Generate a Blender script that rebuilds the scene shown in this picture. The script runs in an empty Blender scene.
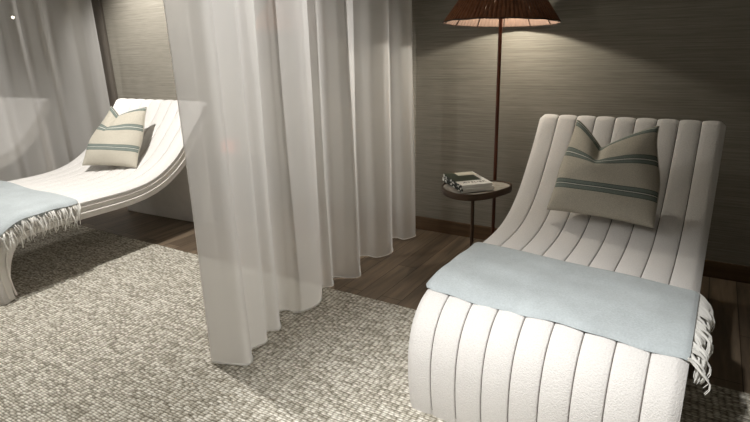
import bpy, bmesh, math, random
from mathutils import Vector, Matrix
from math import sin, cos, pi, sqrt, radians as R_

random.seed(7)
SC = bpy.context.scene
COL = SC.collection

# ------------------------------------------------------------------ camera
H = 1.45
F_PX = 535.0
dn = Vector((55, 1720, F_PX)).normalized()              # straight down, in camera axes (x right, y down, z forward)
v1 = Vector((-900, -140, F_PX))
wx = -v1.normalized(); wx = (wx - dn * wx.dot(dn)).normalized()
wz = -dn
wy = wz.cross(wx)
cam_d = bpy.data.cameras.new('camera')
cam = bpy.data.objects.new('camera', cam_d); COL.objects.link(cam)
cam_d.sensor_width = 36.0
cam_d.lens = F_PX / 750.0 * 36.0
cam_d.clip_start = 0.05
rot = Matrix(((wx.x, -wx.y, -wx.z), (wy.x, -wy.y, -wy.z), (wz.x, -wz.y, -wz.z)))
cam.matrix_world = Matrix.Translation((0, 0, H)) @ rot.to_4x4()
SC.camera = cam

# ------------------------------------------------------------------ light and exposure
SC.view_settings.view_transform = 'Standard'
SC.view_settings.look = 'None'
SC.view_settings.gamma = 1.0
SC.view_settings.use_curve_mapping = False
SC.view_settings.exposure = 0.0
wd = bpy.data.worlds.new('World'); SC.world = wd
wd.use_nodes = True
wd.node_tree.nodes['Background'].inputs[0].default_value = (1.0, 0.93, 0.85, 1)
wd.node_tree.nodes['Background'].inputs[1].default_value = 0.02


def spot(name, loc, target, power, angle, blend, radius, color=(1.0, 0.965, 0.915)):
    d = bpy.data.lights.new(name, 'SPOT')
    d.energy = power; d.spot_size = R_(angle); d.spot_blend = blend
    d.shadow_soft_size = radius; d.color = color
    o = bpy.data.objects.new(name, d); COL.objects.link(o)
    o.location = loc
    o.rotation_euler = (Vector(target) - Vector(loc)).to_track_quat('-Z', 'Y').to_euler()
    return o


spot('ceiling_or_fill_spot', (-3.26, 1.72, 2.56), (-3.10, 1.4, 0), 240, 150, 0.4, 0.035)
spot('ceiling_or_fill_spot', (-3.55, 0.35, 2.56), (-3.35, 0.9, 0), 28, 130, 0.6, 0.05)  # unseen fill spot, added to brighten the near rug and chaise side
spot('ceiling_or_fill_spot', (-4.75, 2.75, 2.56), (-4.85, 3.7, 1.35), 190, 84, 0.8, 0.035)
spot('ceiling_or_fill_spot', (-0.72, 0.25, 2.56), (-0.42, 1.32, 0.2), 400, 58, 1.0, 0.05, (1.0, .985, .96))
spot('ceiling_or_fill_spot', (-6.3, 1.75, 2.56), (-6.3, 1.9, 0), 80, 150, 0.6, 0.05)
# added area fill standing in for room light bounced off the ceiling behind the camera
ad = bpy.data.lights.new('bounce_fill_light', 'AREA'); ad.shape = 'RECTANGLE'; ad.size = 3.0; ad.size_y = 1.0
ad.energy = 5; ad.color = (1.0, 0.965, 0.92)
ao = bpy.data.objects.new('bounce_fill_light', ad); COL.objects.link(ao); ao.location = (-0.6, -0.7, 2.55)


# ------------------------------------------------------------------ materials
def mat(name, color=(.5, .5, .5), rough=0.8, spec=0.3, metal=0.0):
    m = bpy.data.materials.new(name); m.use_nodes = True
    b = m.node_tree.nodes['Principled BSDF']
    b.inputs['Base Color'].default_value = (*color, 1)
    b.inputs['Roughness'].default_value = rough
    b.inputs['Specular IOR Level'].default_value = spec
    b.inputs['Metallic'].default_value = metal
    return m


def N(m, typ, **kw):
    n = m.node_tree.nodes.new(typ)
    for k, v in kw.items():
        setattr(n, k, v)
    return n


def L(m, a, b):
    m.node_tree.links.new(a, b)


def mapping(m, scale=(1, 1, 1), rot=(0, 0, 0), coord='Object'):
    tc = N(m, 'ShaderNodeTexCoord'); mp = N(m, 'ShaderNodeMapping')
    mp.inputs['Scale'].default_value = scale; mp.inputs['Rotation'].default_value = rot
    L(m, tc.outputs[coord], mp.inputs['Vector'])
    return mp.outputs['Vector']


def ramp(m, fac, stops, interp='LINEAR'):
    r = N(m, 'ShaderNodeValToRGB'); e = r.color_ramp.elements
    r.color_ramp.interpolation = interp
    while len(e) < len(stops):
        e.new(0.5)
    for i, (p, c) in enumerate(stops):
        e[i].position = p; e[i].color = (*c, 1)
    L(m, fac, r.inputs['Fac'])
    return r.outputs['Color']


def noise(m, vec, scale, detail=3, rough=0.55):
    n = N(m, 'ShaderNodeTexNoise'); n.inputs['Scale'].default_value = scale
    n.inputs['Detail'].default_value = detail; n.inputs['Roughness'].default_value = rough
    L(m, vec, n.inputs['Vector'])
    return n.outputs['Fac']


def bump(m, height, strength, dist, normal=None):
    b = N(m, 'ShaderNodeBump'); b.inputs['Strength'].default_value = strength
    b.inputs['Distance'].default_value = dist
    L(m, height, b.inputs['Height'])
    if normal is not None:
        L(m, normal, b.inputs['Normal'])
    return b.outputs['Normal']


def P(m):
    return m.node_tree.nodes['Principled BSDF'].inputs


def mixc(m, fac, a, b, blend='MIX'):
    x = N(m, 'ShaderNodeMix', data_type='RGBA', blend_type=blend)
    if hasattr(fac, 'links') or hasattr(fac, 'node'):
        L(m, fac, x.inputs[0])
    else:
        x.inputs[0].default_value = fac
    for v, s in ((a, x.inputs[6]), (b, x.inputs[7])):
        if isinstance(v, tuple):
            s.default_value = (*v, 1)
        else:
            L(m, v, s)
    return x.outputs[2]


def mathn(m, op, a, b=0.0):
    x = N(m, 'ShaderNodeMath', operation=op)
    for v, s in ((a, x.inputs[0]), (b, x.inputs[1])):
        if isinstance(v, (int, float)):
            s.default_value = v
        else:
            L(m, v, s)
    return x.outputs[0]


# woven grasscloth wallpaper
def grasscloth():
    m = mat('grasscloth', rough=0.85, spec=0.2)
    f = noise(m, mapping(m, (1.6, 1.6, 130)), 1.0, 4, 0.6)
    g = noise(m, mapping(m, (9, 9, 320)), 1.0, 2, 0.5)
    s = mathn(m, 'ADD', mathn(m, 'MULTIPLY', f, 0.65), mathn(m, 'MULTIPLY', g, 0.35))
    c = ramp(m, s, [(0.34, (.180, .166, .136)), (0.5, (.238, .221, .185)), (0.66, (.295, .277, .236))])
    L(m, c, P(m)['Base Color'])
    L(m, bump(m, s, 0.35, 0.004), P(m)['Normal'])
    return m


def wood_floor():
    m = mat('oak_planks', rough=0.42, spec=0.35)
    v = mapping(m, (1, 1, 1), (0, 0, pi / 2))
    b = N(m, 'ShaderNodeTexBrick'); L(m, v, b.inputs['Vector'])
    b.offset = 0.37
    b.inputs['Scale'].default_value = 1.0
    b.inputs['Brick Width'].default_value = 1.25; b.inputs['Row Height'].default_value = 0.14
    b.inputs['Mortar Size'].default_value = 0.0022; b.inputs['Mortar Smooth'].default_value = 0.2
    b.inputs['Color1'].default_value = (.125, .094, .066, 1)
    b.inputs['Color2'].default_value = (.215, .168, .120, 1)
    b.inputs['Mortar'].default_value = (.035, .022, .013, 1)
    g = noise(m, mapping(m, (22, 1.6, 1)), 1.0, 6, 0.65)
    k = ramp(m, g, [(0.32, (.55, .55, .55)), (0.7, (1.35, 1.3, 1.25))])
    c = mixc(m, 1.0, b.outputs['Color'], k, 'MULTIPLY')
    L(m, c, P(m)['Base Color'])
    L(m, bump(m, g, 0.12, 0.003), P(m)['Normal'])
    return m


def brown_wood(name, a, b_, sc=(1.5, 30, 30), rough=0.45):
    m = mat(name, rough=rough, spec=0.35)
    g = noise(m, mapping(m, sc), 1.0, 5, 0.6)
    L(m, ramp(m, g, [(0.3, a), (0.7, b_)]), P(m)['Base Color'])
    return m


def rug_mat():
    m = mat('loop_weave', rough=0.95, spec=0.1)
    warp = N(m, 'ShaderNodeTexNoise'); warp.inputs['Scale'].default_value = 9.0; warp.inputs['Detail'].default_value = 2
    tc = N(m, 'ShaderNodeTexCoord'); L(m, tc.outputs['Object'], warp.inputs['Vector'])
    off = N(m, 'ShaderNodeVectorMath', operation='MULTIPLY_ADD')
    L(m, warp.outputs['Color'], off.inputs[0]); off.inputs[1].default_value = (.012, .012, 0); L(m, tc.outputs['Object'], off.inputs[2])
    mp = N(m, 'ShaderNodeMapping'); mp.inputs['Scale'].default_value = (40, 86, 1); mp.inputs['Rotation'].default_value = (0, 0, R_(-2))
    L(m, off.outputs[0], mp.inputs['Vector'])
    vo = N(m, 'ShaderNodeTexVoronoi'); vo.inputs['Scale'].default_value = 1.0; vo.inputs['Randomness'].default_value = 0.36
    L(m, mp.outputs[0], vo.inputs['Vector'])
    d = vo.outputs['Distance']
    sep = N(m, 'ShaderNodeSeparateColor'); L(m, vo.outputs['Color'], sep.inputs[0])
    patch = noise(m, mapping(m, (3.5, 46, 1)), 1.0, 3, 0.6)
    tone = mathn(m, 'ADD', mathn(m, 'MULTIPLY', sep.outputs[0], 0.45), mathn(m, 'MULTIPLY', patch, 0.75))
    loop = ramp(m, tone, [(0.35, (.440, .412, .345)), (0.58, (.680, .645, .560)), (0.78, (.900, .870, .790))])
    gap = ramp(m, d, [(0.28, (1, 1, 1)), (0.62, (.40, .385, .35))])
    L(m, mixc(m, 1.0, loop, gap, 'MULTIPLY'), P(m)['Base Color'])
    h = mathn(m, 'SUBTRACT', 1.0, d)
    L(m, bump(m, h, 0.9, 0.012), P(m)['Normal'])
    return m


def fabric(name, c, sc=380, strength=0.35, var=0.10, rough=0.92, dist=0.003):
    m = mat(name, c, rough, 0.15)
    v = mapping(m)
    n1 = noise(m, v, sc, 2, 0.6)
    n2 = noise(m, v, 7, 3, 0.6)
    s = mathn(m, 'ADD', mathn(m, 'MULTIPLY', n1, 0.5), mathn(m, 'MULTIPLY', n2, 0.5))
    lo = tuple(x * (1 - var) for x in c); hi = tuple(min(1, x * (1 + var)) for x in c)
    L(m, ramp(m, s, [(0.3, lo), (0.7, hi)]), P(m)['Base Color'])
    L(m, bump(m, n1, strength, dist), P(m)['Normal'])
    P(m)['Sheen Weight'].default_value = 0.15
    return m


def boucle():
    m = mat('boucle', rough=0.95, spec=0.12)
    v = mapping(m)
    vo = N(m, 'ShaderNodeTexVoronoi'); vo.inputs['Scale'].default_value = 170; L(m, v, vo.inputs['Vector'])
    n1 = noise(m, v, 240, 3, 0.7)
    h = mathn(m, 'ADD', mathn(m, 'MULTIPLY', vo.outputs['Distance'], -0.8), n1)
    c = ramp(m, n1, [(0.25, (.655, .635, .615)), (0.7, (.79, .772, .748))])
    L(m, c, P(m)['Base Color'])
    L(m, bump(m, h, 0.55, 0.004), P(m)['Normal'])
    P(m)['Sheen Weight'].default_value = 0.1
    return m


def sheer(name, c, opacity, trans=0.45):
    m = bpy.data.materials.new(name); m.use_nodes = True
    nt = m.node_tree; nt.nodes.remove(nt.nodes['Principled BSDF'])
    out = nt.nodes['Material Output']
    df = N(m, 'ShaderNodeBsdfDiffuse'); tl = N(m, 'ShaderNodeBsdfTranslucent'); tr = N(m, 'ShaderNodeBsdfTransparent')
    df.inputs[0].default_value = (*c, 1); tl.inputs[0].default_value = (*c, 1)
    a = N(m, 'ShaderNodeMixShader'); a.inputs[0].default_value = trans
    L(m, df.outputs[0], a.inputs[1]); L(m, tl.outputs[0], a.inputs[2])
    b = N(m, 'ShaderNodeMixShader'); b.inputs[0].default_value = opacity
    L(m, tr.outputs[0], b.inputs[1]); L(m, a.outputs[0], b.inputs[2])
    L(m, b.outputs[0], out.inputs['Surface'])
    return m


def pillow_mat():
    m = mat('striped_linen', rough=0.92, spec=0.12)
    uv = N(m, 'ShaderNodeUVMap'); sp = N(m, 'ShaderNodeSeparateXYZ'); L(m, uv.outputs[0], sp.inputs[0])
    lin, gr, dk, wh = (.520, .487, .410), (.200, .235, .212), (.130, .155, .137), (.64, .635, .58)
    st = [(0.0, lin)]
    for c in (.285, .635, .985):
        st += [(c - .056, dk), (c - .049, gr), (c - .019, dk), (c - .010, wh), (c - .001, dk), (c + .008, gr), (c + .038, dk), (c + .046, lin)]
    st = [s for s in st if s[0] < 1.0]
    base = ramp(m, sp.outputs[1], st, 'CONSTANT')
    n1 = noise(m, mapping(m, (330, 330, 520)), 1.0, 2, 0.6)
    k = ramp(m, n1, [(0.3, (.72, .72, .72)), (0.7, (1.2, 1.2, 1.2))])
    L(m, mixc(m, 1.0, base, k, 'MULTIPLY'), P(m)['Base Color'])
    L(m, bump(m, n1, 0.25, 0.002), P(m)['Normal'])
    return m


M = dict(
    wall=grasscloth(), floor=wood_floor(), rug=rug_mat(), boucle=boucle(),
    base=brown_wood('baseboard_wood', (.070, .040, .020), (.130, .080, .042)),
    trim=brown_wood('batten_wood', (.115, .100, .085), (.150, .132, .112), (30, 30, 1.5)),
    ceiling=mat('ceiling_paint', (.62, .60, .57), 0.9),
    plaster=mat('plaster', (.26, .24, .21), 0.9),
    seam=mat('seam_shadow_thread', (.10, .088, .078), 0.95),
    piping=fabric('piping_cord', (.82, .79, .75), 500, .2),
    shell=fabric('shell_fabric', (.76, .735, .70), 420, .25),
    throw=fabric('blue_wool', (.430, .472, .486), 150, .55, .16, dist=.003),
    throw_light=fabric('blue_wool_light', (.430, .472, .486), 150, .55, .16, dist=.003),
    fringe=fabric('wool_fringe', (.80, .79, .75), 500, .3),
    pillow=pillow_mat(),
    sheer=sheer('sheer_voile', (.81, .80, .785), 0.82, 0.42),
    sheer2=sheer('sheer_voile_far', (.84, .83, .81), 0.62),
    hem=sheer('sheer_hem', (.95, .94, .92), 0.97, 0.3),
    pole=brown_wood('mahogany', (.060, .018, .008), (.125, .040, .018), (40, 40, 3), 0.35),
    reed=brown_wood('reed', (.130, .046, .018), (.270, .105, .045), (60, 60, 6), 0.5),
    lining=mat('shade_lining', (.19, .125, .095), 0.8),
    wire=mat('dark_wire', (.030, .015, .010), 0.5),
    bronze=mat('bronze', (.085, .055, .036), 0.42, 0.5, 0.6),
    stone=mat('pale_stone', (.46, .43, .37), 0.25, 0.5),
    paper=mat('book_paper', (.80, .785, .74), 0.85),
    cover=mat('white_cover', (.80, .795, .76), 0.45, 0.4),
    green=mat('dark_green_print', (.035, .050, .034), 0.4, 0.4),
    cream=mat('cream_print', (.62, .60, .50), 0.5),
    ink=mat('black_ink', (.030, .030, .028), 0.6),
    pink=mat('pink_paper', (.78, .28, .21), 0.7),
)
# speckled dark marble look of the leaf print on the spines
def spine_mat():
    m = mat('leaf_print', rough=0.5)
    vo = N(m, 'ShaderNodeTexVoronoi'); vo.inputs['Scale'].default_value = 38
    L(m, mapping(m, (1, 1, 1.6), (0.5, 0.3, 0.4)), vo.inputs['Vector'])
    sp = N(m, 'ShaderNodeSeparateColor'); L(m, vo.outputs['Color'], sp.inputs[0])
    L(m, ramp(m, sp.outputs[0], [(0, (.02, .025, .02)), (0.52, (.68, .68, .64))], 'CONSTANT'), P(m)['Base Color'])
    return m
M['spine'] = spine_mat()
# stone: fine mottling
_n = noise(M['stone'], mapping(M['stone']), 30, 5, .65)
L(M['stone'], ramp(M['stone'], _n, [(0.3, (.38, .35, .30)), (0.7, (.53, .50, .44))]), P(M['stone'])['Base Color'])


def emit(name, c, s):
    m = bpy.data.materials.new(name); m.use_nodes = True
    b = m.node_tree.nodes['Principled BSDF']
    b.inputs['Base Color'].default_value = (*c, 1)
    b.inputs['Emission Color'].default_value = (*c, 1); b.inputs['Emission Strength'].default_value = s
    return m
M['bulb'] = emit('bulb_glow', (1.0, .86, .66), 12)


# ------------------------------------------------------------------ mesh helpers
class MB:
    def __init__(s):
        s.v = []; s.f = []; s.mi = []

    def grid(s, rows, close_u=False, close_v=False, mi=0):
        b = len(s.v); nr = len(rows); nc = len(rows[0])
        for r in rows:
            s.v += [tuple(p) for p in r]
        for i in range(nr - (0 if close_u else 1)):
            for j in range(nc - (0 if close_v else 1)):
                i2, j2 = (i + 1) % nr, (j + 1) % nc
                s.f.append((b + i * nc + j, b + i * nc + j2, b + i2 * nc + j2, b + i2 * nc + j)); s.mi.append(mi)
        return b

    def cap(s, pts, mi=0, flip=False):
        b = len(s.v); s.v += [tuple(p) for p in pts]
        idx = list(range(b, b + len(pts)))
        s.f.append(tuple(reversed(idx)) if flip else tuple(idx)); s.mi.append(mi)

    def tube(s, path, r, n=8, closed=False, caps=True, mi=0):
        path = [Vector(p) for p in path]
        rows = []; prev = None
        m = len(path)
        for i, p in enumerate(path):
            a = path[(i - 1) % m] if (closed or i > 0) else path[0]
            c = path[(i + 1) % m] if (closed or i < m - 1) else path[-1]
            t = (c - a).normalized()
            if prev is None:
                u = t.orthogonal().normalized()
            else:
                u = (prev - t * prev.dot(t)).normalized()
            prev = u
            w = t.cross(u)
            rr = r[i] if isinstance(r, (list, tuple)) else r
            rows.append([p + (u * cos(2 * pi * k / n) + w * sin(2 * pi * k / n)) * rr for k in range(n)])
        s.grid(rows, close_u=closed, close_v=True, mi=mi)
        if caps and not closed:
            s.cap(rows[0], mi, True); s.cap(rows[-1], mi)

    def box(s, lo, hi, mi=0):
        (x0, y0, z0), (x1, y1, z1) = lo, hi
        b = len(s.v)
        s.v += [(x0, y0, z0), (x1, y0, z0), (x1, y1, z0), (x0, y1, z0), (x0, y0, z1), (x1, y0, z1), (x1, y1, z1), (x0, y1, z1)]
        for q in ((3, 2, 1, 0), (4, 5, 6, 7), (0, 1, 5, 4), (1, 2, 6, 5), (2, 3, 7, 6), (3, 0, 4, 7)):
            s.f.append(tuple(b + k for k in q)); s.mi.append(mi)

    def lathe(s, prof, n=32, mi=0, c=(0, 0)):
        rows = [[(c[0] + r * cos(2 * pi * k / n), c[1] + r * sin(2 * pi * k / n), z) for k in range(n)] for r, z in prof]
        s.grid(rows, close_v=True, mi=mi)
        s.cap(rows[0], mi, True); s.cap(rows[-1], mi)

    def build(s, name, mats, parent=None, smooth=True, bevel=None, fix=True):
        me = bpy.data.meshes.new(name)
        me.from_pydata([tuple(p) for p in s.v], [], s.f)
        for x in (mats if isinstance(mats, (list, tuple)) else [mats]):
            me.materials.append(x)
        me.polygons.foreach_set('material_index', s.mi)
        bm = bmesh.new(); bm.from_mesh(me)
        if fix:
            bmesh.ops.remove_doubles(bm, verts=bm.verts, dist=1e-5)
            bmesh.ops.recalc_face_normals(bm, faces=bm.faces)
        if smooth:
            for f in bm.faces: f.smooth = True
        bm.to_mesh(me); bm.free()
        o = bpy.data.objects.new(name, me); COL.objects.link(o)
        if parent: o.parent = parent
        if bevel:
            md = o.modifiers.new('bevel', 'BEVEL'); md.width = bevel; md.segments = 3; md.limit_method = 'ANGLE'
        if smooth:
            me.set_sharp_from_angle(angle=R_(40))
        return o


def empty(name, loc, rz=0.0):
    o = bpy.data.objects.new(name, None); COL.objects.link(o)
    o.location = loc; o.rotation_euler = (0, 0, rz); o.empty_display_size = 0.1
    return o


def tag(o, label=None, cat=None, group=None, kind=None):
    for k, v in (('label', label), ('category', cat), ('group', group), ('kind', kind)):
        if v: o[k] = v
    return o


def kids(o):
    return [x for x in COL.objects if x.parent == o]


def copy_tree(o, parent=None):
    ch = kids(o)
    c = o.copy(); COL.objects.link(c)
    if parent: c.parent = parent
    for x in ch:
        copy_tree(x, c)
    return c


def catmull(pts, n, closed=False):
    pts = [Vector(p) for p in pts]
    m = len(pts); out = []
    segs = m if closed else m - 1
    per = 24
    for i in range(segs):
        p1, p2 = pts[i], pts[(i + 1) % m]
        p0 = pts[(i - 1) % m] if (closed or i > 0) else p1 * 2 - p2
        p3 = pts[(i + 2) % m] if (closed or i < m - 2) else p2 * 2 - p1
        for k in range(per):
            t = k / per
            out.append(0.5 * ((2 * p1) + (-p0 + p2) * t + (2 * p0 - 5 * p1 + 4 * p2 - p3) * t * t + (-p0 + 3 * p1 - 3 * p2 + p3) * t ** 3))
    if not closed: out.append(pts[-1].copy())
    # resample evenly
    if closed: out.append(out[0].copy())
    acc = [0.0]
    for a, b in zip(out, out[1:]): acc.append(acc[-1] + (b - a).length)
    res = []; j = 0
    cnt = n if closed else n - 1
    for i in range(n):
        s = acc[-1] * i / cnt
        while j < len(out) - 2 and acc[j + 1] < s: j += 1
        d = acc[j + 1] - acc[j]
        res.append(out[j].lerp(out[j + 1], (s - acc[j]) / d if d > 1e-9 else 0))
    return res


def smooth01(t):
    t = max(0.0, min(1.0, t)); return t * t * (3 - 2 * t)


# ------------------------------------------------------------------ the room
WALL_Y = 3.70
X0, X1, YF, CEIL = -8.6, 2.3, -1.6, 2.62


def struct(name, lo, hi, m, label=None):
    b = MB(); b.box(lo, hi)
    o = b.build(name, m, smooth=False)
    return tag(o, label, None, None, 'structure')


struct('floor', (X0, YF, -0.08), (X1, WALL_Y, 0), M['floor'], 'dark brown wood plank floor')
struct('wall_back', (X0, WALL_Y, 0), (X1, WALL_Y + .1, CEIL), M['wall'], 'taupe grasscloth wall behind the lounge chairs')
struct('wall_left', (X0 - .1, YF, 0), (X0, WALL_Y, CEIL), M['wall'])
struct('wall_right', (X1, YF, 0), (X1 + .1, WALL_Y, CEIL), M['wall'])
struct('wall_front', (X0, YF - .1, 0), (X1, YF, CEIL), M['plaster'])
struct('ceiling', (X0, YF, CEIL), (X1, WALL_Y, CEIL + .08), M['ceiling'])
bb = MB(); bb.box((X0, WALL_Y - .018, 0), (X1, WALL_Y, .108))
tag(bb.build('baseboard_back', M['base'], smooth=False, bevel=.004), 'brown wooden baseboard along the grasscloth wall', None, None, 'structure')
tb = MB(); tb.box((-5.83, WALL_Y - .030, 0), (-5.68, WALL_Y, CEIL))
tag(tb.build('trim_1', M['trim'], smooth=False, bevel=.003), 'dark upright batten on the wall beside the far curtain', None, None, 'structure')

# ------------------------------------------------------------------ rug
RUG_Z = 0.012
rb = MB(); rb.box((-8.2, -1.2, 0.0), (1.75, 2.42, RUG_Z))
tag(rb.build('rug', M['rug'], smooth=False, bevel=.004), 'large cream and taupe loop woven rug on the wood floor', 'rug')

# ------------------------------------------------------------------ chaise lounge
W = 0.945
PROFILE = [(.024, 0.0), (.012, .08), (.006, .18), (.014, .28), (.048, .372), (.118, .443), (.22, .478), (.36, .487), (.55, .486), (.75, .482),
           (.90, .482), (1.03, .494), (1.14, .523), (1.24, .570), (1.34, .640), (1.435, .732), (1.52, .822), (1.592, .908), (1.645, .978)]
prof = [Vector((p.x, p.y)) for p in catmull([(a, b, 0) for a, b in PROFILE], 110)]
# rounded roll over the head end
t_end = (prof[-1] - prof[-2]).normalized()
n_end = Vector((-t_end.y, t_end.x))
cen = prof[-1] - n_end * .045
a0 = math.atan2(n_end.y, n_end.x)
n_body = len(prof)
for k in range(1, 11):
    a = a0 - R_(13.5 * k)
    prof.append(cen + Vector((cos(a), sin(a))) * .045)


def frame_at(i):
    a = prof[max(0, i - 1)]; b = prof[min(len(prof) - 1, i + 1)]
    t = (b - a).normalized()
    return prof[i], Vector((-t.y, t.x))


FR = [frame_at(i) for i in range(len(prof))]
CH = 9


def section():
    """(x, height above the profile) across the width: nine padded channels and the rolled sides"""
    pts = []
    half = W / 2
    cw = W / CH
    pts.append((-half, -.044))
    pts.append((-half - .004, -.030))
    pts.append((-half - .004, -.014))
    for c in range(CH):
        steps = (0.0, .035, .09, .18, .32, .5, .68, .82, .91, .965)
        for t in steps:
            if c == 0 and t < .18: continue
            if c == CH - 1 and t > .82: continue
            x = -half + (c + t) * cw
            h = .0145 * (4 * t * (1 - t)) ** .32 - .004
            if c == 0 and t < .4: h = min(h, .016 * (1 - ((.45 - t) / .45) ** 2.2) - .004)
            if c == CH - 1 and t > .6: h = min(h, .016 * (1 - ((t - .55) / .45) ** 2.2) - .004)
            pts.append((x, h))
    pts.append((half + .004, -.014)); pts.append((half + .004, -.030)); pts.append((half, -.044))
    return pts


SEC = section()


def make_chaise():
    root = empty('chaise_lounge', (0, 0, 0))
    # padded top
    b = MB(); rows = []
    for p, n in FR:
        rows.append([(x, p.x + n.x * h, p.y + n.y * h) for x, h in SEC])
    b.grid(rows)
    under = [[r[0], r[-1]] for r in rows]
    b.grid(under)
    b.cap(rows[0]); b.cap(rows[-1])
    b.build('channelled_cushion', M['boucle'], root)
    # dark cords along the channel seams, their colour standing in for groove shade
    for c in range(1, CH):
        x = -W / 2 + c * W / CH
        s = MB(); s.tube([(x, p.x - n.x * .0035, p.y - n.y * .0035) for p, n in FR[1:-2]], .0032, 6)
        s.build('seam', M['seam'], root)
    # upholstered shell below the cushion
    b = MB(); rows = []
    hw = W / 2 - .004
    for i, (p, n) in enumerate(FR[:n_body + 1]):
        y_in = .125 - .05 * smooth01(1 - p.y / .36)
        if i > n_body - 14: y_in = .125 - .06 * (i - (n_body - 14)) / 14
        rows.append([(-hw, p.x - n.x * .043, p.y - n.y * .043), (hw, p.x - n.x * .043, p.y - n.y * .043),
                     (hw, p.x - n.x * y_in, p.y - n.y * y_in), (-hw, p.x - n.x * y_in, p.y - n.y * y_in)])
    b.grid(rows, close_v=True); b.cap(rows[0]); b.cap(rows[-1])
    b.build('shell', M['shell'], root)
    for sx in (-1, 1):
        for off in (.046, .086):
            s = MB(); s.tube([(sx * (hw + .003), p.x - n.x * off, p.y - n.y * off) for p, n in FR[1:n_body]], .0055, 6)
            s.build('piping', M['piping'], root)
    # upright panel under the head end
    b = MB()
    w2 = W / 2 - .03
    yz = [(1.565, -.011), (1.655, -.011), (1.655, .870), (1.565, .755)]
    b.grid([[(-w2, y, z) for y, z in yz], [(w2, y, z) for y, z in yz]], close_v=True)
    b.cap([(-w2, y, z) for y, z in yz]); b.cap([(w2, y, z) for y, z in yz])
    b.build('rear_support', M['shell'], root, smooth=False, bevel=.008)
    return root


chaise = make_chaise()
chaise.location = (-.428, 1.625, RUG_Z); A_R = R_(-1.3); chaise.rotation_euler.z = A_R
GRP = 'white channelled chaise lounges'
tag(chaise, 'white channel-tufted chaise lounge with grey striped pillow, beside the round-edged table of books', 'chaise lounge', GRP)
chaise_l = copy_tree(chaise)
A_L = R_(2.5)
chaise_l.location = (-4.035, 1.235, RUG_Z); chaise_l.scale = (1.18, 1.09, 1.03); chaise_l.rotation_euler.z = A_L
tag(chaise_l, 'white chaise lounge in brighter light behind the long sheer curtain', 'chaise lounge', GRP)
chaise_f = copy_tree(chaise)
chaise_f.location = (-6.32, 1.35, RUG_Z); chaise_f.rotation_euler.z = R_(3)
tag(chaise_f, 'pale chaise lounge seen only dimly through the far sheer curtain', 'chaise lounge', GRP)

# ------------------------------------------------------------------ sheer curtains
HEM = [(-1.873, 1.474), (-1.79, 1.505), (-1.700, 1.542), (-1.735, 1.600), (-1.785, 1.640), (-1.770, 1.740), (-1.845, 1.815), (-1.795, 1.872),
       (-1.925, 2.000), (-1.905, 2.060), (-1.812, 2.075), (-1.800, 2.240), (-1.905, 2.385), (-1.855, 2.440), (-1.935, 2.545), (-1.845, 2.590), (-1.796, 2.660),
       (-1.970, 2.900), (-1.940, 2.965), (-1.845, 2.975), (-1.820, 3.130), (-1.965, 3.310), (-1.940, 3.385), (-1.860, 3.375), (-1.820, 3.475), (-1.880, 3.560), (-1.945, 3.680)]  # last bend is an unseen end, added to block light at the wall gap


def curtain(name, hem_pts, ztop, zbot, material, amp_top, xc, sway, npath=260, nz=26):
    c = empty(name, (xc, (hem_pts[0][1] + hem_pts[-1][1]) / 2, 0))
    ox, oy = c.location.x, c.location.y
    base = catmull([(x, y, 0) for x, y in hem_pts], npath)
    # soft average for the gathered top
    def pos(i, z):
        k = (z - zbot) / (ztop - zbot)
        p = base[i]
        q = base[max(0, min(npath - 1, int(i + 5 * sin(i * .11))))]
        x = xc + (p.x - xc) * (1 - k) + (xc + (q.x - xc) * amp_top - xc) * k
        y = p.y * (1 - k) + (p.y * .8 + q.y * .2) * k
        x += sway * sin(i * .19 + z * 1.7) * (1 - k) * k * 4
        x += .010 * sin(i * .37 + .6 * sin(z * .9)) * (.35 + .65 * k)
        x += .006 * sin(i * .43 + 1.3 * sin(z * 1.1)) * k
        return Vector((x - ox, y - oy, z))
    b = MB()
    b.grid([[pos(i, zbot + (ztop - zbot) * j / nz) for i in range(npath)] for j in range(nz + 1)])
    b.build('sheer_panel', material, c, fix=False)
    h = MB()
    hp = [pos(i, zbot) + Vector((0, 0, .004)) for i in range(0, npath, 2)]
    h.tube(hp, .0048, 6)
    h.build('hem', M['hem'], c)
    sd = MB()
    sd.tube([pos(0, zbot + (ztop - zbot) * j / nz) for j in range(nz + 1)], .0016, 5)
    sd.build('side_hem', M['hem'], c)
    return c


cur = curtain('sheer_curtain', HEM, CEIL - .005, .016, M['sheer'], 1.15, -1.86, .008)
tag(cur, 'long white sheer curtain hanging between the two lounge chairs', 'curtain', 'sheer curtains')
far = []
y = 1.25; k = 0
rnd = random.Random(3)
while y < 3.40:
    far.append((-5.61 + (.07 if k % 2 else -.07) * rnd.uniform(.6, 1.15), y))
    y += rnd.uniform(.10, .17); k += 1
far.append((-5.66, 3.46)); far.append((-5.57, 3.52))
cur2 = curtain('sheer_curtain', far, CEIL - .005, .016, M['sheer2'], .8, -5.61, .008)
tag(cur2, 'dim grey sheer curtain behind the bright chaise, beside the dark wall batten', 'curtain', 'sheer curtains')


# ------------------------------------------------------------------ throws
def surf(y, lift):
    """point (y, z) and normal of the chaise top at local y (upper branch)"""
    best = None
    for i in range(12, n_body - 1):
        a, b = prof[i], prof[i + 1]
        if a.x <= y <= b.x and a.y > .25:
            t = (y - a.x) / (b.x - a.x)
            p = a.lerp(b, t); n = FR[i][1].lerp(FR[i + 1][1], t).normalized()
            best = (p + n * lift, n); break
    return best


def s_of_y(y):
    for i in range(12, n_body - 1):
        if prof[i].x <= y <= prof[i + 1].x and prof[i].y > .25:
            return i + (y - prof[i].x) / (prof[i + 1].x - prof[i].x)


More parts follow.
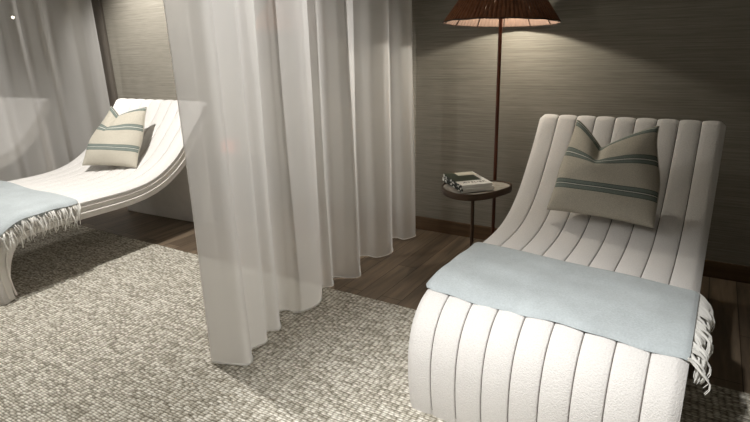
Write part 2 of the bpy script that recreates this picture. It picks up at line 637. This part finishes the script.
def make_throw(name, yn_l, yn_r, yf_l, yf_r, mcol, ov_l=.045, ov_r=.012, seed=1, fr_len=.10, splay=.5, ns=46, sub=3):
    rn = random.Random(seed)
    root = empty(name, (0, 0, 0))
    nu, nv = 96, 34
    TH = .012
    half = W / 2 + .006
    LIFT = .0125

    def pt(u, v, off):
        """u across (metres from centre), v 0..1 from the foot edge to the head edge"""
        q = (u + half) / (2 * half)
        q = max(0, min(1, q))
        yn = yn_l + (yn_r - yn_l) * q + .004 * sin(u * 11 + 1) + .002 * sin(u * 31)
        yf = yf_l + (yf_r - yf_l) * q + .006 * sin(u * 9 + seed) 
        rnd_l = .05 * max(0, (-u - half + .06) / .1) ** 2
        yn += rnd_l; yf -= rnd_l * .6
        y = yn + (yf - yn) * v
        p, n = surf(y, LIFT + off)
        wav = .0025 * sin(u * 13 + v * 5) + .002 * sin(v * 17 + u * 6)
        p = p + n * wav
        x = u; drop = 0
        e = abs(u) - (half - .028)
        if e > 0:                                  # roll over the side
            r = .034 + off
            ang = min(e / .034, pi / 2)
            rest = max(0, e - .034 * pi / 2)
            x = math.copysign(half - .028 + r * sin(ang), u)
            drop = r * (1 - cos(ang)) + rest - off * 0
        p = p - n * drop
        return Vector((x, p.x, p.y))

    u0, u1 = -(half + ov_l), half + ov_r
    us = [u0 + (u1 - u0) * i / nu for i in range(nu + 1)]
    us = sorted(us + [half - .02, -half + .02])
    vs = [j / nv for j in range(nv + 1)]
    b = MB()
    def edge(v):        # soft rounded edge along the long sides
        d = min(v, 1 - v)
        return TH * sqrt(max(0.0, 1 - (1 - min(1, d / .035)) ** 2))
    top = [[pt(u, v, edge(v)) for v in vs] for u in us]
    bot = [[pt(u, v, 0) for v in vs] for u in us]
    ring = [t + list(reversed(bo)) for t, bo in zip(top, bot)]
    b.grid(ring, close_v=True)
    b.cap(ring[0]); b.cap(ring[-1])
    b.build('throw_cloth', mcol, root)
    # fringe along the short edge on the right
    f = MB()
    for k in range(ns):
        v0 = .012 + .976 * k / (ns - 1)
        p0 = pt(u1 - .002, v0, TH * .5)
        ln0 = fr_len * rn.uniform(.80, 1.10)
        dy0 = rn.uniform(-.030, .022); sp = splay * rn.uniform(.45, 1.0)
        curl = rn.uniform(-.012, .012)
        for q in range(sub):
            v = max(0, min(1, v0 + (q - 1.0) * .005))
            p = pt(u1 - .002, v, TH * .25 * q)
            dv = rn.uniform(-.006, .006)
            ln = ln0 * rn.uniform(.9, 1.06)
            path = []
            for t in (0, .1, .22, .36, .52, .7, .86, 1.0):
                out = .013 * sin(min(1, t * 2.2) * pi / 2) + sp * ln * sin(t * pi * .55) * .62 - .012 * t * t
                path.append(p.lerp(p0, min(1, t * 3) * .55) + Vector((out + curl * sin(t * 6), dy0 * t + dv * max(0, t - .4) * 2 + .004 * sin(t * 8 + k), -ln * (t ** 1.12) * (1 - .18 * sp))))
            f.tube(path, [.0022, .0022, .0022, .0021, .0020, .0019, .0016, .0010], 5)
    # little knots
    o = f.build('fringe', M['fringe'], root)
    o['label'] = 'off-white twisted wool fringe'
    return root


thr = make_throw('throw_blanket', .165, .135, .715, .600, M['throw'], ov_r=-.008, seed=1, fr_len=.12, splay=.80, ns=58)
thr.location = chaise.location; thr.rotation_euler.z = A_R
tag(thr, 'pale blue throw blanket folded across the chaise next to the table of books', 'throw', 'pale blue fringed throws')
thl = make_throw('throw_blanket', .135, .075, .640, .555, M['throw_light'], seed=5, fr_len=.140, splay=.30, ns=52, sub=2)
thl.location = chaise_l.location; thl.scale = chaise_l.scale; thl.rotation_euler.z = A_L
tag(thl, 'pale blue throw blanket over the brightly lit chaise with the cream pillow', 'throw', 'pale blue fringed throws')


# ------------------------------------------------------------------ pillows
def make_pillow(name, w, h, t, a0, depth, pull, skew=0.0):
    n = 44
    me_v = []; b = MB(); uvs = {}
    root = empty(name, (0, 0, 0))
    def shape(a, bb, side):
        b01 = (bb + 1) / 2
        ww = w / 2 * (1 - .045 * (1 - bb * bb)) * (1 - pull * smooth01((b01 - .35) / .65))
        hh = h * (b01 - 0)
        x = a * ww + skew * smooth01((b01 - .2) / .8)
        V = 1 - (abs(a - a0) / (1 - a0 if a > a0 else 1 + a0))
        V = max(0, V) ** 1.25
        g = smooth01((b01 - .30) / .72) ** 1.35
        z = hh - depth * V * g + .010 * (1 - b01) * (1 - a * a) - .030 * (1 - a * a) * sin(pi * min(1, b01 * 1.05)) * (1 - b01 * .5)
        th = t * max(0.0, (1 - abs(a) ** 2.6) * (1 - abs(bb) ** 2.6)) ** .62
        cr = math.exp(-((a - a0) / .13) ** 2) * smooth01((b01 - .45) / .55)
        th *= 1 - .45 * cr
        th += .0035
        wr = .004 * sin(a * 7 + bb * 3) * (1 - abs(bb)) + .003 * sin(a * 3 - bb * 9) * (1 - a * a)
        y = -side * (th) + (wr if side > 0 else 0) * min(1, th / .03)
        return (x, y, z)
    pts = [-cos(pi * i / n) * .35 + (-1 + 2 * i / n) * .65 for i in range(n + 1)]
    me = bpy.data.meshes.new('pillow_cover')
    verts = []; faces = []; uv = []
    for side in (1, -1):
        base = len(verts)
        for bb in pts:
            for a in pts:
                verts.append(shape(a, bb, side)); uv.append(((a + 1) / 2, (bb + 1) / 2))
        for j in range(n):
            for i in range(n):
                q = (base + j * (n + 1) + i, base + j * (n + 1) + i + 1, base + (j + 1) * (n + 1) + i + 1, base + (j + 1) * (n + 1) + i)
                faces.append(q if side > 0 else tuple(reversed(q)))
    # rim joins the two faces
    m1 = (n + 1) ** 2
    rim = [i for i in range(n + 1)] + [(j) * (n + 1) + n for j in range(1, n + 1)] + [n * (n + 1) + i for i in range(n - 1, -1, -1)] + [j * (n + 1) for j in range(n - 1, 0, -1)]
    for k in range(len(rim)):
        a, c = rim[k], rim[(k + 1) % len(rim)]
        faces.append((a, a + m1, c + m1, c))
    me.from_pydata(verts, [], faces)
    lay = me.uv_layers.new(name='UVMap')
    for lp in me.loops:
        lay.data[lp.index].uv = uv[lp.vertex_index]
    me.materials.append(M['pillow'])
    for p in me.polygons: p.use_smooth = True
    o = bpy.data.objects.new('pillow_cover', me); COL.objects.link(o); o.parent = root
    # seam cord round the edge
    s = MB(); s.tube([Vector(verts[i]).lerp(Vector(verts[i + m1]), .5) for i in rim], .0038, 6, closed=True)
    s.build('seam_cord', M['pillow_cord'], root)
    return root


M['pillow_cord'] = fabric('linen_cord', (.43, .395, .33), 400, .2)
pil = make_pillow('throw_pillow', .505, .520, .078, -.20, .150, .21, -.028)
pil.location = (-.405, 2.738, .590)
pil.rotation_euler = (R_(-34), R_(1.6), R_(-4))
tag(pil, 'grey linen pillow with green stripes on the chaise next to the floor lamp', 'pillow', 'striped linen pillows')
pil2 = make_pillow('throw_pillow', .47, .520, .080, -.42, .085, .32, .05)
pil2.location = (-4.01, 2.435, .590)
pil2.rotation_euler = (R_(-33), R_(2.0), R_(22))
tag(pil2, 'cream linen pillow with pale green stripes on the chaise behind the curtain', 'pillow', 'striped linen pillows')


# ------------------------------------------------------------------ floor lamp
def make_lamp():
    root = empty('floor_lamp', (0, 0, 0))
    zr, rr, zt, rt = 1.553, .345, 1.865, .125
    b = MB(); b.lathe([(.145, 0), (.145, .012), (.135, .020), (.02, .026), (.014, .05)], 40)
    b.build('base', M['pole'], root)
    p = MB(); p.lathe([(.0115, .03), (.0115, 1.66), (.016, 1.665), (.016, 1.70), (.010, 1.71), (.010, 1.88)], 16)
    p.build('pole', M['pole'], root)
    sh = empty('lamp_shade', (0, 0, zr)); sh.parent = root
    sh.rotation_euler = (R_(-3.0), R_(1.0), 0)
    # reeds laid side by side down the cone, with lining strips behind them
    nr = 84
    reed = MB(); lin = MB()
    rnd = random.Random(11)
    for k in range(nr):
        a = 2 * pi * k / nr
        wob = rnd.uniform(.985, 1.0)
        gapk = rnd.random()
        half = (pi / nr) * .985; thin = [rnd.uniform(.72, 1.0) if rnd.random() < .22 else 1.0 for _ in range(9)]
        for mb, ri, tk in ((reed, .0, .006), (lin, -.0075, .002)):
            rows = []
            for q in range(17):
                s = q / 16
                th = thin[q // 2] if 2 < q < 14 and q % 2 else 1.0
                r = rr + (rt - rr) * s + ri; z = (zt - zr) * s
                row = []
                for da, ro in ((-half * th, -tk), (-half * .6 * th, 0), (0, tk * .35), (half * .6 * th, 0), (half * th, -tk)):
                    row.append(((r + ro) * cos(a + da), (r + ro) * sin(a + da), z))
                rows.append(row)
            mb.grid(rows)
    reed.build('reeds', M['reed'], sh, fix=True)
    lin.build('lining', M['lining'], sh, fix=True)
    w = MB()
    n = 96
    w.tube([((rr) * cos(2 * pi * k / n), (rr) * sin(2 * pi * k / n), -.001 + .0015 * cos(2 * pi * k * 12 / n)) for k in range(n)], .0042, 6, closed=True)
    w.build('rim_wire', M['wire'], sh)
    t = MB()
    t.tube([(rt * cos(2 * pi * k / n), rt * sin(2 * pi * k / n), zt - zr) for k in range(n)], .004, 6, closed=True)
    for k in range(3):
        a = 2 * pi * k / 3
        t.tube([(0, 0, zt - zr), (rt * cos(a), rt * sin(a), zt - zr)], .0025, 6)
    t.build('top_ring', M['wire'], sh)
    for k in range(12):
        a = 2 * pi * (k + .5) / 12
        rib = MB()
        rib.tube([((rr - .013) * cos(a), (rr - .013) * sin(a), 0), ((rt - .012) * cos(a), (rt - .012) * sin(a), zt - zr)], .003, 6)
        rib.build('shade_rib', M['wire'], sh)
    bl = MB(); bl.lathe([(.004, 1.692), (.016, 1.697), (.026, 1.710), (.030, 1.725), (.026, 1.740), (.014, 1.760), (.012, 1.785)], 20, c=(.0, .045))
    bl.build('bulb', M['bulb'], root)
    return root, zr


lamp, zr_ = make_lamp()
lamp.location = (-1.135, 3.30, 0)
tag(lamp, 'floor lamp with brown reed cone shade behind the side table with books', 'floor lamp', 'reed shaded floor lamps')


def lamp_light(root, power):
    d = bpy.data.lights.new('lamp_light', 'POINT'); d.energy = power; d.color = (1.0, .95, .82); d.shadow_soft_size = .022
    o = bpy.data.objects.new('lamp_light', d); COL.objects.link(o); o.parent = root; o.location = (.03, .062, 1.668)


lamp2 = copy_tree(lamp)
lamp2.location = (-2.72, 3.30, 0)
tag(lamp2, 'floor lamp hidden behind the long sheer curtain, shade edge showing faintly', 'floor lamp', 'reed shaded floor lamps')
lamp_light(lamp, 17.0)
lamp_light(lamp2, 4.0)


# ------------------------------------------------------------------ side tables
def make_table():
    c0 = (-1.185, 3.045)
    root = empty('side_table', (c0[0], c0[1], 0))
    out = [(-1.388, 3.06), (-1.362, 2.965), (-1.295, 2.890), (-1.205, 2.848), (-1.115, 2.868), (-1.045, 2.945), (-1.000, 3.05), (-.978, 3.15), (-1.002, 3.222),
           (-1.075, 3.252), (-1.185, 3.235), (-1.300, 3.185), (-1.368, 3.130)]
    o = [Vector((p.x - c0[0], p.y - c0[1])) for p in catmull([(x, y, 0) for x, y in out], 72, closed=True)]
    def ring(s, z): return [(p.x * s, p.y * s, z) for p in o]
    t = MB(); t.grid([ring(.955, .578), ring(.955, .583), ring(.945, .585)], close_v=True); t.cap(ring(.945, .585)); t.cap(ring(.955, .578), flip=True)
    t.build('table_top', M['stone'], root, smooth=False)
    r = MB(); r.grid([ring(.94, .590 - .003), ring(.955, .592), ring(.99, .592), ring(1.0, .589), ring(1.0, .556), ring(.99, .552), ring(.0, .552)], close_v=True)
    r.grid([ring(.956, .578), ring(.956, .590)], close_v=True)
    r.build('rim', M['bronze'], root)
    l = MB(); l.lathe([(.011, .012), (.011, .553)], 16); l.build('stem', M['bronze'], root)
    b = MB(); b.lathe([(.14, 0), (.14, .010), (.132, .016), (.013, .020)], 48); b.build('base', M['bronze'], root)
    return root


tab = make_table()
tag(tab, 'small bronze rimmed side table holding the stacked books', 'side table', 'small pedestal side tables')
tab2 = copy_tree(tab)
tab2.location = (-3.40, 3.36, 0); tab2.rotation_euler.z = R_(70)
tag(tab2, 'side table seen faintly through the curtain, carrying a pink box', 'side table', 'small pedestal side tables')
pk = MB(); pk.box((-.065, -.05, 0), (.065, .05, .095))
pko = pk.build('box', M['pink'], smooth=False, bevel=.004)
pko.location = (-3.52, 3.27, .593); pko.rotation_euler.z = R_(20)
tag(pko, 'small pink box glimpsed through the sheer curtain on a side table', 'box')


# ------------------------------------------------------------------ books
def make_book(name, w, d, t, loc, rz, printed):
    root = empty(name, loc, rz)
    c = .0022
    b = MB(); b.box((-w / 2 + .003, -d / 2 + .003, c), (w / 2 - .004, d / 2 - .003, t - c)); b.build('pages', M['paper'], root, smooth=False)
    k = MB(); k.box((-w / 2, -d / 2, 0), (w / 2, d / 2, c)); k.build('back_cover', M['cover'], root, smooth=False)
    k = MB(); k.box((-w / 2, -d / 2, t - c), (w / 2, d / 2, t)); k.build('front_cover', M['cover'], root, smooth=False)
    k = MB(); k.box((-w / 2 - .002, -d / 2, 0), (-w / 2 + .001, d / 2, t)); s = k.build('spine', M['spine'], root, smooth=False)
    s['label'] = 'spine printed with black and white leaves'
    if printed:
        e = .0005
        g = MB(); g.box((-w / 2, -.060, t), (w / 2 - .03, .075, t + e)); o = g.build('cover_picture', M['green'], root, smooth=False)
        o['label'] = 'dark green picture band on the cover'
        g = MB(); g.box((-w / 2, .075, t), (-.03, d / 2, t + e)); o = g.build('cover_picture', M['green'], root, smooth=False)
        g = MB(); g.box((-.03, .075, t), (w / 2 - .01, d / 2, t + e)); o = g.build('cover_picture', M['cream'], root, smooth=False)
        o['label'] = 'cream corner of the cover picture'
        tx = bpy.data.curves.new('title', 'FONT'); tx.body = 'ATELIER'; tx.size = .038; tx.extrude = .0003
        tx.align_x = 'CENTER'; tx.space_character = 1.1
        tmp = bpy.data.objects.new('title', tx); COL.objects.link(tmp)
        bpy.context.view_layer.update()
        tm = bpy.data.meshes.new_from_object(tmp.evaluated_get(bpy.context.evaluated_depsgraph_get()))
        bpy.data.objects.remove(tmp); bpy.data.curves.remove(tx)
        to = bpy.data.objects.new('title', tm); COL.objects.link(to); to.parent = root
        tm.materials.clear(); tm.materials.append(M['ink'])
        to.location = (.004, -d / 2 + .045, t + .0004)
    return root


BC = (-1.232, 3.065)
bk1 = make_book('book', .205, .325, .022, (BC[0] + .004, BC[1] - .003, .592), R_(46), False)
bk2 = make_book('book', .200, .320, .021, (BC[0], BC[1], .614), R_(44), True)
tag(bk1, 'white paged book lying under the green covered book on the side table', 'book', 'books on the side table')
tag(bk2, 'book with green and white cover on top of the small stack', 'book', 'books on the side table')

# ------------------------------------------------------------------ little lamp glimpsed beyond the far curtain
wl = empty('wall_light', (-7.35, 3.70, 1.90))
b = MB(); b.box((-.05, -.02, -.05), (.05, 0, .05)); b.build('wall_plate', M['bronze'], wl, smooth=False, bevel=.004)
b = MB(); b.tube([(0, -.02, 0), (0, -.10, 0)], .008, 8); b.build('arm', M['bronze'], wl)
b = MB(); b.lathe([(.003, -.016), (.012, -.012), (.017, 0), (.012, .012), (.003, .016)], 18, c=(0, -.11)); b.build('bulb', M['bulb'], wl)
tag(wl, 'tiny bright wall light shining through the far sheer curtain', 'wall light')
